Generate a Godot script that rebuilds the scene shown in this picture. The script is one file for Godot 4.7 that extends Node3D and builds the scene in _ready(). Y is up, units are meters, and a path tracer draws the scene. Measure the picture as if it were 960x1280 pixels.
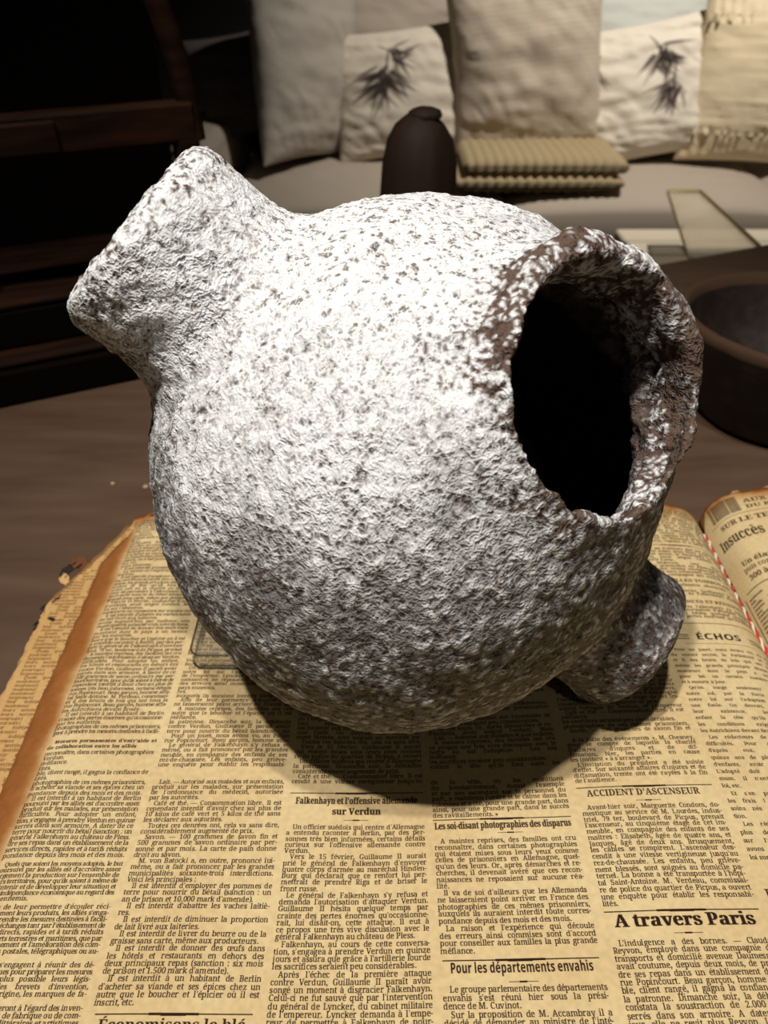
extends Node3D
# A whitewashed clay pot lying on an open bound volume of old newspapers; a dim showroom sofa behind it.
# y is up, metres. The page under the pot is at PAGE above the floor and the camera stands over x = 0, z = 0.

const PAGE := 0.76
const TABLE := 0.70

var rng := RandomNumberGenerator.new()
var mats := {}

# ------------------------------------------------------------------ helpers
func P(x: float, y: float, z: float) -> Vector3:
	return Vector3(x, y + PAGE, z)

func numbered(called: String) -> String:
	if not has_node(NodePath(called)):
		return called
	var k := 1
	while has_node(NodePath("%s_%03d" % [called, k])):
		k += 1
	return "%s_%03d" % [called, k]

func tag(o: Node3D, label: String, category: String, group := "") -> void:
	o.set_meta("label", label)
	o.set_meta("category", category)
	if group:
		o.set_meta("group", group)

func thing(called: String, label: String, category: String, at := Vector3.ZERO, turn := 0.0, group := "") -> Node3D:
	var o := Node3D.new()
	o.name = numbered(called)
	add_child(o)
	o.position = at
	o.rotation.y = turn
	tag(o, label, category, group)
	return o

func part(called: String, m: Mesh, mat: Material, parent: Node3D, at := Vector3.ZERO) -> MeshInstance3D:
	var o := MeshInstance3D.new()
	o.name = called
	o.mesh = m
	o.material_override = mat
	parent.add_child(o, true)
	o.position = at
	return o

func struct(called: String, m: Mesh, mat: Material, at := Vector3.ZERO) -> MeshInstance3D:
	var o := part(called, m, mat, self, at)
	o.set_meta("kind", "structure")
	return o

func flat(c: Color, rough := 0.8, metal := 0.0, spec := 0.5) -> StandardMaterial3D:
	var m := StandardMaterial3D.new()
	m.albedo_color = c
	m.roughness = rough
	m.metallic = metal
	m.metallic_specular = spec
	return m

# a box with chamfered edges; front faces clockwise
func cbox(size: Vector3, ch := 0.004) -> ArrayMesh:
	var st := SurfaceTool.new()
	st.begin(Mesh.PRIMITIVE_TRIANGLES)
	var h := size * 0.5
	var c: float = minf(ch, minf(h.x, minf(h.y, h.z)) * 0.9)
	var pts := {}
	for sx in [-1, 1]:
		for sy in [-1, 1]:
			for sz in [-1, 1]:
				var s := Vector3(sx, sy, sz)
				pts[[s, 0]] = Vector3(sx * h.x, sy * (h.y - c), sz * (h.z - c))
				pts[[s, 1]] = Vector3(sx * (h.x - c), sy * h.y, sz * (h.z - c))
				pts[[s, 2]] = Vector3(sx * (h.x - c), sy * (h.y - c), sz * h.z)
	var faces := []
	for ax in 3:
		var u := (ax + 1) % 3
		var v := (ax + 2) % 3
		for s in [-1, 1]:
			var q := []
			for uv in [[-1, -1], [1, -1], [1, 1], [-1, 1]]:
				var k := Vector3.ZERO
				k[ax] = s; k[u] = uv[0]; k[v] = uv[1]
				q.append(pts[[k, ax]])
			faces.append(q)
	for ax in 3:
		var u := (ax + 1) % 3
		var v := (ax + 2) % 3
		for su in [-1, 1]:
			for sv in [-1, 1]:
				var k0 := Vector3.ZERO
				k0[ax] = -1; k0[u] = su; k0[v] = sv
				var k1 := k0
				k1[ax] = 1
				faces.append([pts[[k0, u]], pts[[k1, u]], pts[[k1, v]], pts[[k0, v]]])
	for sx in [-1, 1]:
		for sy in [-1, 1]:
			for sz in [-1, 1]:
				var s := Vector3(sx, sy, sz)
				faces.append([pts[[s, 0]], pts[[s, 1]], pts[[s, 2]]])
	for f in faces:
		var n: Vector3 = (f[1] - f[0]).cross(f[2] - f[0])
		var mid := Vector3.ZERO
		for p in f:
			mid += p
		var ff: Array = f
		if n.dot(mid) > 0:
			ff = f.duplicate()
			ff.reverse()
		st.set_smooth_group(-1)
		for i in range(1, ff.size() - 1):
			for p in [ff[0], ff[i], ff[i + 1]]:
				st.add_vertex(p)
	st.generate_normals()
	return st.commit()

# a surface of revolution round y; profile = [radius, height] pairs from bottom to top along the outside
func lathe(profile: Array, n := 40, wob := 0.0, sd := 1) -> ArrayMesh:
	var st := SurfaceTool.new()
	st.begin(Mesh.PRIMITIVE_TRIANGLES)
	st.set_smooth_group(0)
	var nz := FastNoiseLite.new()
	nz.seed = sd
	nz.frequency = 1.0
	var rows := profile.size()
	for i in rows:
		for j in n + 1:
			var a := TAU * (j % n) / n
			var r: float = profile[i][0]
			if wob > 0.0:
				r *= 1.0 + wob * nz.get_noise_3d(cos(a) * 2.2, profile[i][1] * 30.0, sin(a) * 2.2)
			st.set_uv(Vector2(float(j) / n, float(i) / maxf(rows - 1, 1)))
			st.add_vertex(Vector3(r * cos(a), profile[i][1], r * sin(a)))
	for i in rows - 1:
		for j in n:
			var a := i * (n + 1) + j
			var b := a + n + 1
			for k in [a, a + 1, b, b, a + 1, b + 1]:
				st.add_index(k)
	st.generate_normals()
	return st.commit()

# a grid sheet closed into a thin solid: f(u, v) gives the top, thick lies under it along -y
func slab(nu: int, nv: int, f: Callable, thick: float, uvf: Callable) -> ArrayMesh:
	var st := SurfaceTool.new()
	st.begin(Mesh.PRIMITIVE_TRIANGLES)
	st.set_smooth_group(0)
	for side in 2:
		for j in nv + 1:
			for i in nu + 1:
				var u := float(i) / nu
				var v := float(j) / nv
				var p: Vector3 = f.call(u, v)
				st.set_uv(uvf.call(p, u, v))
				st.add_vertex(p - Vector3(0, thick * side, 0))
	var w := nu + 1
	var off := w * (nv + 1)
	for j in nv:
		for i in nu:
			var a := j * w + i
			for k in [a, a + 1, a + w, a + w, a + 1, a + w + 1]:
				st.add_index(k)
			a += off
			for k in [a, a + w, a + 1, a + 1, a + w, a + w + 1]:
				st.add_index(k)
	for i in nu:
		var a := i
		for k in [a, a + off, a + 1, a + 1, a + off, a + off + 1]:
			st.add_index(k)
		a = nv * w + i
		for k in [a, a + 1, a + off, a + 1, a + off + 1, a + off]:
			st.add_index(k)
	for j in nv:
		var a := j * w
		for k in [a, a + w, a + off, a + w, a + w + off, a + off]:
			st.add_index(k)
		a = j * w + nu
		for k in [a, a + off, a + w, a + w, a + off, a + w + off]:
			st.add_index(k)
	st.generate_normals()
	return st.commit()

func tube(path: Array, r: float, n := 8) -> ArrayMesh:
	var st := SurfaceTool.new()
	st.begin(Mesh.PRIMITIVE_TRIANGLES)
	st.set_smooth_group(0)
	var side := Vector3.UP
	for i in path.size():
		var t: Vector3 = (path[mini(i + 1, path.size() - 1)] - path[maxi(i - 1, 0)]).normalized()
		var s := (side - t * side.dot(t)).normalized()
		if s.length() < 0.5:
			s = t.cross(Vector3.RIGHT).normalized()
		side = s
		var b := t.cross(s)
		for j in n:
			var a := TAU * j / n
			st.add_vertex(path[i] + (s * cos(a) + b * sin(a)) * r)
	for i in path.size() - 1:
		for j in n:
			var a := i * n + j
			var b2 := i * n + (j + 1) % n
			for k in [a, a + n, b2, b2, a + n, b2 + n]:
				st.add_index(k)
	st.generate_normals()
	return st.commit()

func noise(sd: int, freq: float, oct := 4, kind := FastNoiseLite.TYPE_SIMPLEX_SMOOTH) -> FastNoiseLite:
	var n := FastNoiseLite.new()
	n.seed = sd
	n.frequency = freq
	n.noise_type = kind
	n.fractal_type = FastNoiseLite.FRACTAL_FBM if oct > 1 else FastNoiseLite.FRACTAL_NONE
	n.fractal_octaves = oct
	return n

func ramp_noise(n: FastNoiseLite, size: int, stops: Array, cols: Array) -> ImageTexture:
	var im := n.get_seamless_image(size, size)
	im.convert(Image.FORMAT_L8)
	var d := im.get_data()
	var lut := PackedByteArray()
	lut.resize(768)
	for i in 256:
		var t := i / 255.0
		var k := 0
		while k < stops.size() - 2 and t > stops[k + 1]:
			k += 1
		var c: Color = (cols[k] as Color).lerp(cols[k + 1], clampf((t - stops[k]) / (stops[k + 1] - stops[k]), 0, 1))
		lut[i * 3] = c.r8; lut[i * 3 + 1] = c.g8; lut[i * 3 + 2] = c.b8
	var o := PackedByteArray()
	o.resize(size * size * 3)
	for i in size * size:
		var k: int = d[i] * 3
		o[i * 3] = lut[k]; o[i * 3 + 1] = lut[k + 1]; o[i * 3 + 2] = lut[k + 2]
	return ImageTexture.create_from_image(Image.create_from_data(size, size, false, Image.FORMAT_RGB8, o))

func sstep(a: float, b: float, x: float) -> float:
	var t := clampf((x - a) / (b - a), 0.0, 1.0)
	return t * t * (3.0 - 2.0 * t)

# ------------------------------------------------------------------ scene
func _ready():
	rng.seed = 7
	camera_and_light()
	materials()
	room()
	sofa()
	table()
	cabinet()
	coffee_table()
	newspaper()
	pot()
	small_things()

func camera_and_light() -> void:
	var cam := Camera3D.new()
	cam.name = "camera"
	var at := CameraAttributesPhysical.new()
	at.frustum_focal_length = 18.03
	at.frustum_focus_distance = 0.30
	at.frustum_near = 0.02
	at.frustum_far = 50.0
	at.exposure_aperture = 8.5
	cam.attributes = at
	cam.position = P(0, 0.318, 0)
	cam.rotation_degrees = Vector3(-37.5, 0, 0)
	add_child(cam)
	var env := Environment.new()
	env.background_mode = Environment.BG_COLOR
	env.background_color = Color(0, 0, 0)
	env.tonemap_mode = Environment.TONE_MAPPER_LINEAR
	env.tonemap_exposure = 1.0
	env.sdfgi_enabled = true
	env.ssao_enabled = true
	env.ssil_enabled = true
	var we := WorldEnvironment.new()
	we.name = "world_environment"
	we.environment = env
	add_child(we)
	# two ceiling spots over the table, one over the sofa, one added for fill
	spot("front ceiling spotlight over the newspaper table", Vector3(-0.40, 2.62, 0.13), P(0.10, 0, -0.33), 3.4, 26.0, 0.028)
	spot("second ceiling spotlight over the newspaper table, nearer the sofa", Vector3(-0.10, 2.62, 0.05), P(0.10, 0, -0.33), 2.2, 26.0, 0.028)
	spot("ceiling spotlight over the pale sofa cushions", Vector3(0.95, 2.62, -1.75), Vector3(0.62, 0.6, -2.75), 5.4, 36.0, 0.04)
	spot("added dim fill spotlight behind the viewer, facing the table", Vector3(0.35, 2.62, 1.25), P(0.05, 0, -0.3), 0.22, 40.0, 0.06)

func spot(label: String, at: Vector3, to: Vector3, energy: float, angle: float, size: float) -> void:
	var t := thing("ceiling_spotlight", label, "spotlight", at, 0.0, "")
	var dir := (to - at).normalized()
	var black := flat(Color(0.06, 0.06, 0.06), 0.5)
	var b := Basis(Quaternion(Vector3.DOWN, dir))
	var housing := part("housing", lathe([[0.043, 0.0], [0.046, 0.0], [0.046, 0.09], [0.03, 0.11], [0.0, 0.11]], 28), black, t)
	housing.basis = b
	var inner := part("reflector", lathe([[0.043, 0.0], [0.03, 0.02], [0.0, 0.02]], 28), flat(Color(0.6, 0.6, 0.6), 0.3, 1.0), t)
	inner.basis = b
	var glow := StandardMaterial3D.new()
	glow.albedo_color = Color(1, 0.95, 0.88)
	glow.emission_enabled = true
	glow.emission = Color(1, 0.93, 0.84)
	glow.emission_energy_multiplier = 3.0
	var disc := part("lamp_face", lathe([[0.028, 0.0], [0.026, 0.004], [0.0, 0.004]], 24), glow, t)
	disc.basis = b
	part("stem", lathe([[0.008, 0.1], [0.008, 0.2]], 12), black, t)
	var l := SpotLight3D.new()
	l.name = "spot_light"
	l.light_color = Color(1.0, 0.975, 0.94)
	l.light_energy = energy
	l.light_size = size
	l.spot_angle = angle
	l.spot_angle_attenuation = 1.0
	l.spot_range = 12.0
	l.spot_attenuation = 2.0
	l.shadow_enabled = true
	t.add_child(l)
	l.position = dir * 0.012
	l.basis = Basis.looking_at(dir, Vector3.FORWARD)

func materials() -> void:
	var wood := flat(Color.WHITE, 0.55, 0.0, 0.35)
	var wn := noise(11, 0.012, 5)
	wood.albedo_texture = ramp_noise(wn, 512, [0.0, 0.35, 0.6, 1.0], [Color(0.265, 0.20, 0.152), Color(0.305, 0.232, 0.18), Color(0.318, 0.246, 0.193), Color(0.35, 0.273, 0.217)])
	wood.uv1_triplanar = true
	wood.uv1_world_triplanar = true
	wood.uv1_scale = Vector3(0.9, 1.0, 5.0)
	mats.table = wood
	var dark := flat(Color.WHITE, 0.75, 0.0, 0.15)
	dark.albedo_texture = ramp_noise(noise(12, 0.02, 4), 256, [0.0, 0.5, 1.0], [Color(0.07, 0.038, 0.021), Color(0.125, 0.068, 0.038), Color(0.185, 0.107, 0.062)])
	dark.uv1_triplanar = true
	dark.uv1_scale = Vector3(1.5, 12, 12)
	mats.dark_wood = dark
	var black := flat(Color(0.045, 0.032, 0.025), 0.85, 0.0, 0.1)
	mats.black_and_shaded_wood = black  # black sofa feet; also paints shade on the stand's faces
	var weave := noise(31, 0.25, 2)
	var wim := weave.get_seamless_image(256, 256)
	var linen_h := ImageTexture.create_from_image(wim)
	mats.linen_h = linen_h
	mats.wall = flat(Color(0.15, 0.13, 0.11), 0.9)
	mats.floor = flat(Color(0.13, 0.10, 0.08), 0.6)
	mats.sofa = cloth(Color(0.66, 0.61, 0.55))

func cloth(c: Color) -> StandardMaterial3D:
	var m := flat(c, 0.95, 0.0, 0.2)
	m.rim_enabled = true
	m.rim = 0.3
	m.rim_tint = 0.7
	m.heightmap_enabled = true
	m.heightmap_texture = mats.linen_h
	m.heightmap_scale = 0.06
	m.uv1_triplanar = false
	return m

func room() -> void:
	struct("floor", cbox(Vector3(7.2, 0.1, 7.2), 0.002), mats.floor, Vector3(0, -0.05, -0.4))
	struct("ceiling", cbox(Vector3(7.2, 0.1, 7.2), 0.002), mats.wall, Vector3(0, 2.87, -0.4))
	struct("wall_back", cbox(Vector3(7.2, 2.82, 0.1), 0.002), mats.wall, Vector3(0, 1.41, -3.95))
	struct("wall_front", cbox(Vector3(7.2, 2.82, 0.1), 0.002), mats.wall, Vector3(0, 1.41, 3.15))
	struct("wall_left", cbox(Vector3(0.1, 2.82, 7.0), 0.002), mats.wall, Vector3(-3.55, 1.41, -0.4))
	struct("wall_right", cbox(Vector3(0.1, 2.82, 7.0), 0.002), mats.wall, Vector3(3.55, 1.41, -0.4))

# ------------------------------------------------------------------ sofa and cushions
# a cushion: a soft closed form; w, h across the face, t thick; the face looks along +z
func cushion(w: float, h: float, t: float, sd: int, wrinkle := 0.006, boxy := 0.42, pinch := 0.07, relief = null) -> ArrayMesh:
	var st := SurfaceTool.new()
	st.begin(Mesh.PRIMITIVE_TRIANGLES)
	st.set_smooth_group(0)
	var n := 56
	var nz := noise(sd, 1.0, 3)
	for side in 2:
		var s := 1.0 if side == 0 else -1.0
		for j in n + 1:
			for i in n + 1:
				var u := sin((float(i) / n - 0.5) * PI * 0.96) / sin(PI * 0.48)
				var v := sin((float(j) / n - 0.5) * PI * 0.96) / sin(PI * 0.48)
				var x := w * 0.5 * u * (1.0 - pinch * (1.0 - v * v) * absf(u))
				var y := h * 0.5 * v * (1.0 - pinch * (1.0 - u * u) * absf(v))
				var z := t * 0.5 * pow(maxf((1.0 - u * u) * (1.0 - v * v), 0.0), boxy)
				var edge := minf(1.0, (1.0 - maxf(absf(u), absf(v))) * 6.0)
				# folds that radiate from the corners and sag lines across the face
				z += edge * wrinkle * (nz.get_noise_3d(u * 1.1 + v * 0.8, v * 3.2, sd) * 1.6 + nz.get_noise_3d(u * 7.0 * (0.3 + absf(v)), v * 2.0, sd + 9) * 0.8)
				if relief != null and side == 0:
					z += edge * (relief as Callable).call(u, v)
				x += edge * 0.0 + (1.0 - edge) * nz.get_noise_2d(v * 4.0, 3.0) * 0.004
				st.set_uv(Vector2(u * 0.5 + 0.5, 0.5 - v * 0.5))
				st.add_vertex(Vector3(x, y, s * z))
	var wd := n + 1
	var off := wd * wd
	for j in n:
		for i in n:
			var a := j * wd + i
			for k in [a, a + wd, a + 1, a + 1, a + wd, a + wd + 1]:
				st.add_index(k)
			a += off
			for k in [a, a + 1, a + wd, a + wd, a + 1, a + wd + 1]:
				st.add_index(k)
	st.generate_normals()
	return st.commit()

func piping(w: float, h: float, pinch: float, r: float) -> ArrayMesh:
	var path := []
	var n := 24
	for s in 4:
		for i in n:
			var a := -1.0 + 2.0 * i / n
			var u: float = [a, 1.0, -a, -1.0][s]
			var v: float = [-1.0, a, 1.0, -a][s]
			path.append(Vector3(w * 0.5 * u * (1.0 - pinch * (1.0 - v * v) * absf(u)), h * 0.5 * v * (1.0 - pinch * (1.0 - u * u) * absf(v)), 0))
	path.append(path[0])
	return tube(path, r, 6)

func ink_leaf(im: Image, a: Vector2, b: Vector2, wid: float, c: Color, strength: float) -> void:
	var lo := Vector2(minf(a.x, b.x) - wid, minf(a.y, b.y) - wid)
	var hi := Vector2(maxf(a.x, b.x) + wid, maxf(a.y, b.y) + wid)
	var d := b - a
	var ln := d.length()
	d /= ln
	for y in range(maxi(0, int(lo.y)), mini(im.get_height(), int(hi.y) + 1)):
		for x in range(maxi(0, int(lo.x)), mini(im.get_width(), int(hi.x) + 1)):
			var q := Vector2(x, y) - a
			var t := q.dot(d) / ln
			if t < 0.0 or t > 1.0:
				continue
			var half := wid * pow(sin(PI * pow(t, 0.6)), 0.8)
			var e := absf(q.cross(d))
			var k := clampf((half - e) / 2.0 + 0.5, 0.0, 1.0) * strength * (1.0 - 0.5 * t)
			if k > 0.0:
				im.set_pixel(x, y, im.get_pixel(x, y).lerp(c, k))

func bamboo_print(ground: Color, clusters: Array, sd: int) -> ImageTexture:
	var im := Image.create(384, 384, false, Image.FORMAT_RGB8)
	im.fill(ground)
	var r := RandomNumberGenerator.new()
	r.seed = sd
	var ink := Color(0.20, 0.165, 0.15)
	for cl in clusters:
		var c: Vector2 = cl[0]
		var size: float = cl[1]
		var turn: float = cl[2]
		for k in int(cl[3]):
			var ang: float = turn + r.randf_range(-1.25, 1.25)
			var from := c + Vector2(r.randf_range(-0.25, 0.25), r.randf_range(-0.35, 0.35)) * size
			var to := from + Vector2(cos(ang), sin(ang)) * size * r.randf_range(0.5, 1.0)
			ink_leaf(im, from, to, size * r.randf_range(0.045, 0.075), ink, r.randf_range(0.35, 0.9))
		ink_leaf(im, c - Vector2(cos(turn), sin(turn)) * size * 0.8, c + Vector2(cos(turn), sin(turn)) * size * 1.1, size * 0.03, ink, 0.7)
	return ImageTexture.create_from_image(im)

func stripe_tex(ground: Color, line: Color, n: int, share: float, sd: int) -> ImageTexture:
	var im := Image.create(16, 512, false, Image.FORMAT_RGB8)
	im.fill(ground)
	var r := RandomNumberGenerator.new()
	r.seed = sd
	for k in n:
		var y := int((k + 0.5) * 512.0 / n)
		im.fill_rect(Rect2i(0, y, 16, maxi(1, int(512.0 / n * share))), ground.lerp(line, r.randf_range(0.4, 1.0)))
	return ImageTexture.create_from_image(im)

func pillow(called: String, label: String, m: Mesh, mat: Material, at: Vector3, euler: Vector3, pipe: Mesh = null, pipe_mat: Material = null) -> Node3D:
	var t := thing(called, label, "cushion", at)
	t.rotation_degrees = euler
	part("cover", m, mat, t)
	if pipe:
		part("piping", pipe, pipe_mat if pipe_mat else mat, t)
	return t

func sofa() -> void:
	# seat top is 0.30 m under the page
	var t := thing("sofa", "long pale linen sofa behind the table, heaped with cushions", "sofa", Vector3(0.75, 0, -2.78))
	part("base", cbox(Vector3(2.55, 0.17, 0.90), 0.02), mats.sofa, t, Vector3(0.02, 0.205, 0))
	for x in [-1.15, 1.15]:
		for z in [-0.38, 0.38]:
			part("foot", lathe([[0.0, 0.0], [0.02, 0.0], [0.028, 0.14], [0.0, 0.14]], 14), mats.black_and_shaded_wood, t, Vector3(x, 0, z))
	var seat_m := cushion(0.86, 0.86, 0.21, 5, 0.004, 0.16, 0.01)
	for k in 3:
		var c := part("seat_cushion", seat_m, mats.sofa, t, Vector3(-0.80 + 0.84 * k, 0.355, 0.06))
		c.rotation_degrees = Vector3(-90, 0, 0)
	part("backrest", cbox(Vector3(2.55, 0.46, 0.18), 0.06), mats.sofa, t, Vector3(0.02, 0.55, -0.42))
	for s in [-1, 1]:
		var arm := part("arm", cushion(0.90, 0.26, 0.17, 8, 0.002, 0.2, 0.0), mats.sofa, t, Vector3(1.32 * s, 0.44, 0.0))
		arm.rotation_degrees = Vector3(0, 90, 0)
	# back cushions that show between the pillows
	var back_m := cushion(0.80, 0.44, 0.20, 6, 0.006, 0.25, 0.02)
	for k in 3:
		var c := part("back_cushion", back_m, mats.sofa, t, Vector3(-0.80 + 0.84 * k, 0.70, -0.27))
		c.rotation_degrees = Vector3(-12, 0, 0)

	var grey := cloth(Color(0.655, 0.62, 0.575))
	pillow("cushion", "tall greyish cushion standing turned at the left end of the sofa", cushion(0.46, 0.54, 0.17, 21, 0.008), grey, Vector3(-0.235, 0.725, -2.73), Vector3(-8, 52, -6))
	pillow("cushion", "small dark grey cushion lying behind the tall cushion by the sofa arm", cushion(0.34, 0.30, 0.12, 27), cloth(Color(0.36, 0.33, 0.32)), Vector3(-0.45, 0.66, -2.82), Vector3(-16, 30, 6))
	var b1 := cloth(Color.WHITE)
	b1.albedo_texture = bamboo_print(Color(0.80, 0.76, 0.69), [[Vector2(150, 150), 110.0, 1.75, 34], [Vector2(185, 85), 75.0, 0.6, 14]], 3)
	pillow("cushion", "cream cushion with a dark inky leaf print, behind the brown carved vase", cushion(0.45, 0.375, 0.15, 22, 0.006), b1, Vector3(0.06, 0.645, -2.74), Vector3(-18, -4, 7))
	var ctr := cloth(Color.WHITE)
	ctr.albedo_texture = stripe_tex(Color(0.73, 0.675, 0.60), Color(0.665, 0.605, 0.525), 40, 0.18, 4)
	pillow("cushion", "largest cushion, faintly striped, standing on the knitted throw mid sofa", cushion(0.485, 0.56, 0.20, 23, 0.009, 0.45, 0.09), ctr, Vector3(0.435, 0.745, -2.70), Vector3(-10, 2, 6), piping(0.485, 0.56, 0.09, 0.004), cloth(Color(0.80, 0.75, 0.67)))
	var grey2 := cloth(Color(0.74, 0.74, 0.71))
	pillow("cushion", "plain pale grey cushion at the back, behind the right leaf print cushion", cushion(0.46, 0.42, 0.14, 26, 0.005), grey2, Vector3(0.82, 0.70, -2.84), Vector3(-10, 0, 0))
	var b2 := cloth(Color.WHITE)
	b2.albedo_texture = bamboo_print(Color(0.86, 0.82, 0.75), [[Vector2(215, 110), 85.0, 1.2, 24], [Vector2(235, 205), 85.0, 1.75, 20], [Vector2(50, 120), 60.0, 2.0, 14]], 9)
	pillow("cushion", "white cushion with dark leaf print between striped and pleated cushions", cushion(0.48, 0.40, 0.17, 24, 0.010), b2, Vector3(0.83, 0.655, -2.72), Vector3(-20, -4, 11))
	var pl := cloth(Color(0.87, 0.80, 0.67))
	pl.heightmap_scale = 0.1
	var t2 := pillow("cushion", "cream pleated cushion with frilled bands at the right", cushion(0.48, 0.48, 0.15, 25, 0.004, 0.42, 0.04, pleats), pl, Vector3(1.18, 0.70, -2.66), Vector3(-10, -6, -2))
	part("frill", frill(0.46), pl, t2, Vector3(0, 0.145, 0.055))
	part("frill", frill(0.46), pl, t2, Vector3(0, -0.15, 0.055))
	# the knitted throw folded under the striped cushion
	var th := thing("knitted_throw", "folded mustard cream knitted throw under the striped cushion", "throw", Vector3(0.46, 0.462, -2.54))
	var yarn := cloth(Color(0.64, 0.57, 0.44))
	part("folded_layer", knit(0.50, 0.40, 0.034, 1), yarn, th, Vector3(-0.01, 0.012, 0))
	part("folded_layer", knit(0.48, 0.37, 0.046, 2), yarn, th, Vector3(0.01, 0.052, 0))

func pleats(u: float, v: float) -> float:
	if absf(v) > 0.62:
		return 0.007 * sin(u * 55.0 + v * 3.0)
	return 0.009 * absf(sin(v * 26.0 + 0.5 * sin(u * 5.0))) + 0.0012 * sin(v * 90.0 + u * 3.0)

func frill(w: float) -> ArrayMesh:
	var f := func(u: float, v: float) -> Vector3:
		var x := (u - 0.5) * w
		return Vector3(x, (v - 0.5) * -0.02 + 0.002 * sin(u * 80.0), 0.012 * sin(u * 110.0 + 2.0 * sin(u * 23.0)) * v - 0.02 * pow(absf(u - 0.5) * 2.0, 3.0))
	return slab(160, 3, f, 0.003, func(_p, u, v): return Vector2(u, v))

func knit(w: float, d: float, h: float, sd: int) -> ArrayMesh:
	var st := SurfaceTool.new()
	st.begin(Mesh.PRIMITIVE_TRIANGLES)
	st.set_smooth_group(0)
	var n := 90
	var m := 44
	for j in m:
		var a := TAU * j / m
		var cz := signf(cos(a)) * pow(absf(cos(a)), 0.25)
		var cy := signf(sin(a)) * pow(absf(sin(a)), 0.7)
		for i in n + 1:
			var u := float(i) / n
			var e := pow(maxf(1.0 - pow(absf(u * 2.0 - 1.0), 8.0), 0.0), 0.5)
			var bump := 0.007 * absf(sin(u * PI * 17.0)) + 0.004 * sin(j * 3.0 + sd)
			st.add_vertex(Vector3((u - 0.5) * w, cy * (h * 0.5 + bump) * e, cz * (d * 0.5 + bump) * (0.94 + 0.06 * e)))
	for j in m:
		for i in n:
			var a := j * (n + 1) + i
			var b := ((j + 1) % m) * (n + 1) + i
			for k in [a, a + 1, b, b, a + 1, b + 1]:
				st.add_index(k)
	st.generate_normals()
	return st.commit()

# ------------------------------------------------------------------ tables and dark furniture
func table() -> void:
	# the far edge runs aslant: from (-0.374, -0.658) towards (-0.238, -0.726)
	var t := thing("table", "brown wooden table top under the open newspaper volume", "table", Vector3(0, 0, 0))
	var turn := 0.43
	var c := Vector3(0.185, 0, -0.285)
	var top := part("table_top", cbox(Vector3(1.9, 0.045, 1.25), 0.006), mats.table, t, c + Vector3(0, TABLE - 0.0225, 0))
	top.rotation.y = turn
	var b := Basis(Vector3.UP, turn)
	for sx in [-1, 1]:
		for sz in [-1, 1]:
			var leg := part("leg", cbox(Vector3(0.07, TABLE - 0.045, 0.07), 0.006), mats.table, t, c + b * Vector3(0.85 * sx, 0, 0.53 * sz) + Vector3(0, (TABLE - 0.045) * 0.5, 0))
			leg.rotation.y = turn
	for s in [-1, 1]:
		var ap := part("apron", cbox(Vector3(1.63, 0.09, 0.025), 0.003), mats.table, t, c + b * Vector3(0, 0, 0.53 * s) + Vector3(0, TABLE - 0.09, 0))
		ap.rotation.y = turn

func cabinet() -> void:
	# an old open-fronted dark wooden stand at the back left of the table
	var t := thing("wooden_stand", "old dark wooden open stand with moulded base at the table's back left", "stand", P(-0.374, TABLE - PAGE, -0.658), 0.4636)
	# local x runs along its front to the right, z towards the camera
	var w := 0.675
	var x0 := -0.42
	var xc := x0 + w * 0.5
	var D := 0.22
	part("base_rail", cbox(Vector3(w, 0.036, D), 0.003), mats.black_and_shaded_wood, t, Vector3(xc, 0.018, -D * 0.5))  # near-black tone paints the shade on this face and the lower rail
	part("moulding", cbox(Vector3(w - 0.004, 0.010, D - 0.004), 0.004), mats.dark_wood, t, Vector3(xc, 0.041, -D * 0.5 - 0.002))
	part("lower_rail", cbox(Vector3(w - 0.02, 0.038, D - 0.03), 0.003), mats.black_and_shaded_wood, t, Vector3(xc, 0.065, -D * 0.5 - 0.012))
	part("moulding", cbox(Vector3(w - 0.024, 0.008, D - 0.03), 0.003), mats.dark_wood, t, Vector3(xc, 0.088, -D * 0.5 - 0.012))
	part("back_panel", cbox(Vector3(w - 0.02, 0.40, 0.012), 0.002), mats.black_and_shaded_wood, t, Vector3(xc, 0.29, -D + 0.02))  # dark inside of the stand, its shade put into the colour
	part("front_rail", cbox(Vector3(w - 0.04, 0.034, 0.022), 0.003), mats.dark_wood, t, Vector3(xc, 0.232, -0.03))
	part("inlay_block", cbox(Vector3(0.055, 0.026, 0.006), 0.002), mats.dark_wood, t, Vector3(0.085, 0.231, -0.017))
	for x in [x0 + 0.03, 0.0, x0 + w - 0.03]:
		part("post", cbox(Vector3(0.022, 0.13, 0.022), 0.003), mats.dark_wood, t, Vector3(x, 0.155, -0.03))
	var path := []
	for i in 9:
		var a := i / 8.0
		path.append(Vector3(x0 + w - 0.022 - 0.036 * a * a, 0.215 + 0.17 * a, -0.03 - 0.012 * a))
	part("curved_post", tube(path, 0.011, 8), mats.dark_wood, t)

func prism(pts: Array, y0: float, y1: float) -> ArrayMesh:
	# an upright prism over a quadrilateral given anticlockwise as seen from above
	var st := SurfaceTool.new()
	st.begin(Mesh.PRIMITIVE_TRIANGLES)
	st.set_smooth_group(-1)
	var faces := [[], []]
	for q in pts:
		faces[0].append(Vector3(q.x, y1, q.y))
		faces[1].push_front(Vector3(q.x, y0, q.y))
	for i in 4:
		var a: Vector2 = pts[i]
		var b: Vector2 = pts[(i + 1) % 4]
		faces.append([Vector3(a.x, y0, a.y), Vector3(b.x, y0, b.y), Vector3(b.x, y1, b.y), Vector3(a.x, y1, a.y)])
	for f in faces:
		for k in [0, 2, 1, 0, 3, 2]:
			st.add_vertex(f[k])
	st.generate_normals()
	return st.commit()

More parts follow.
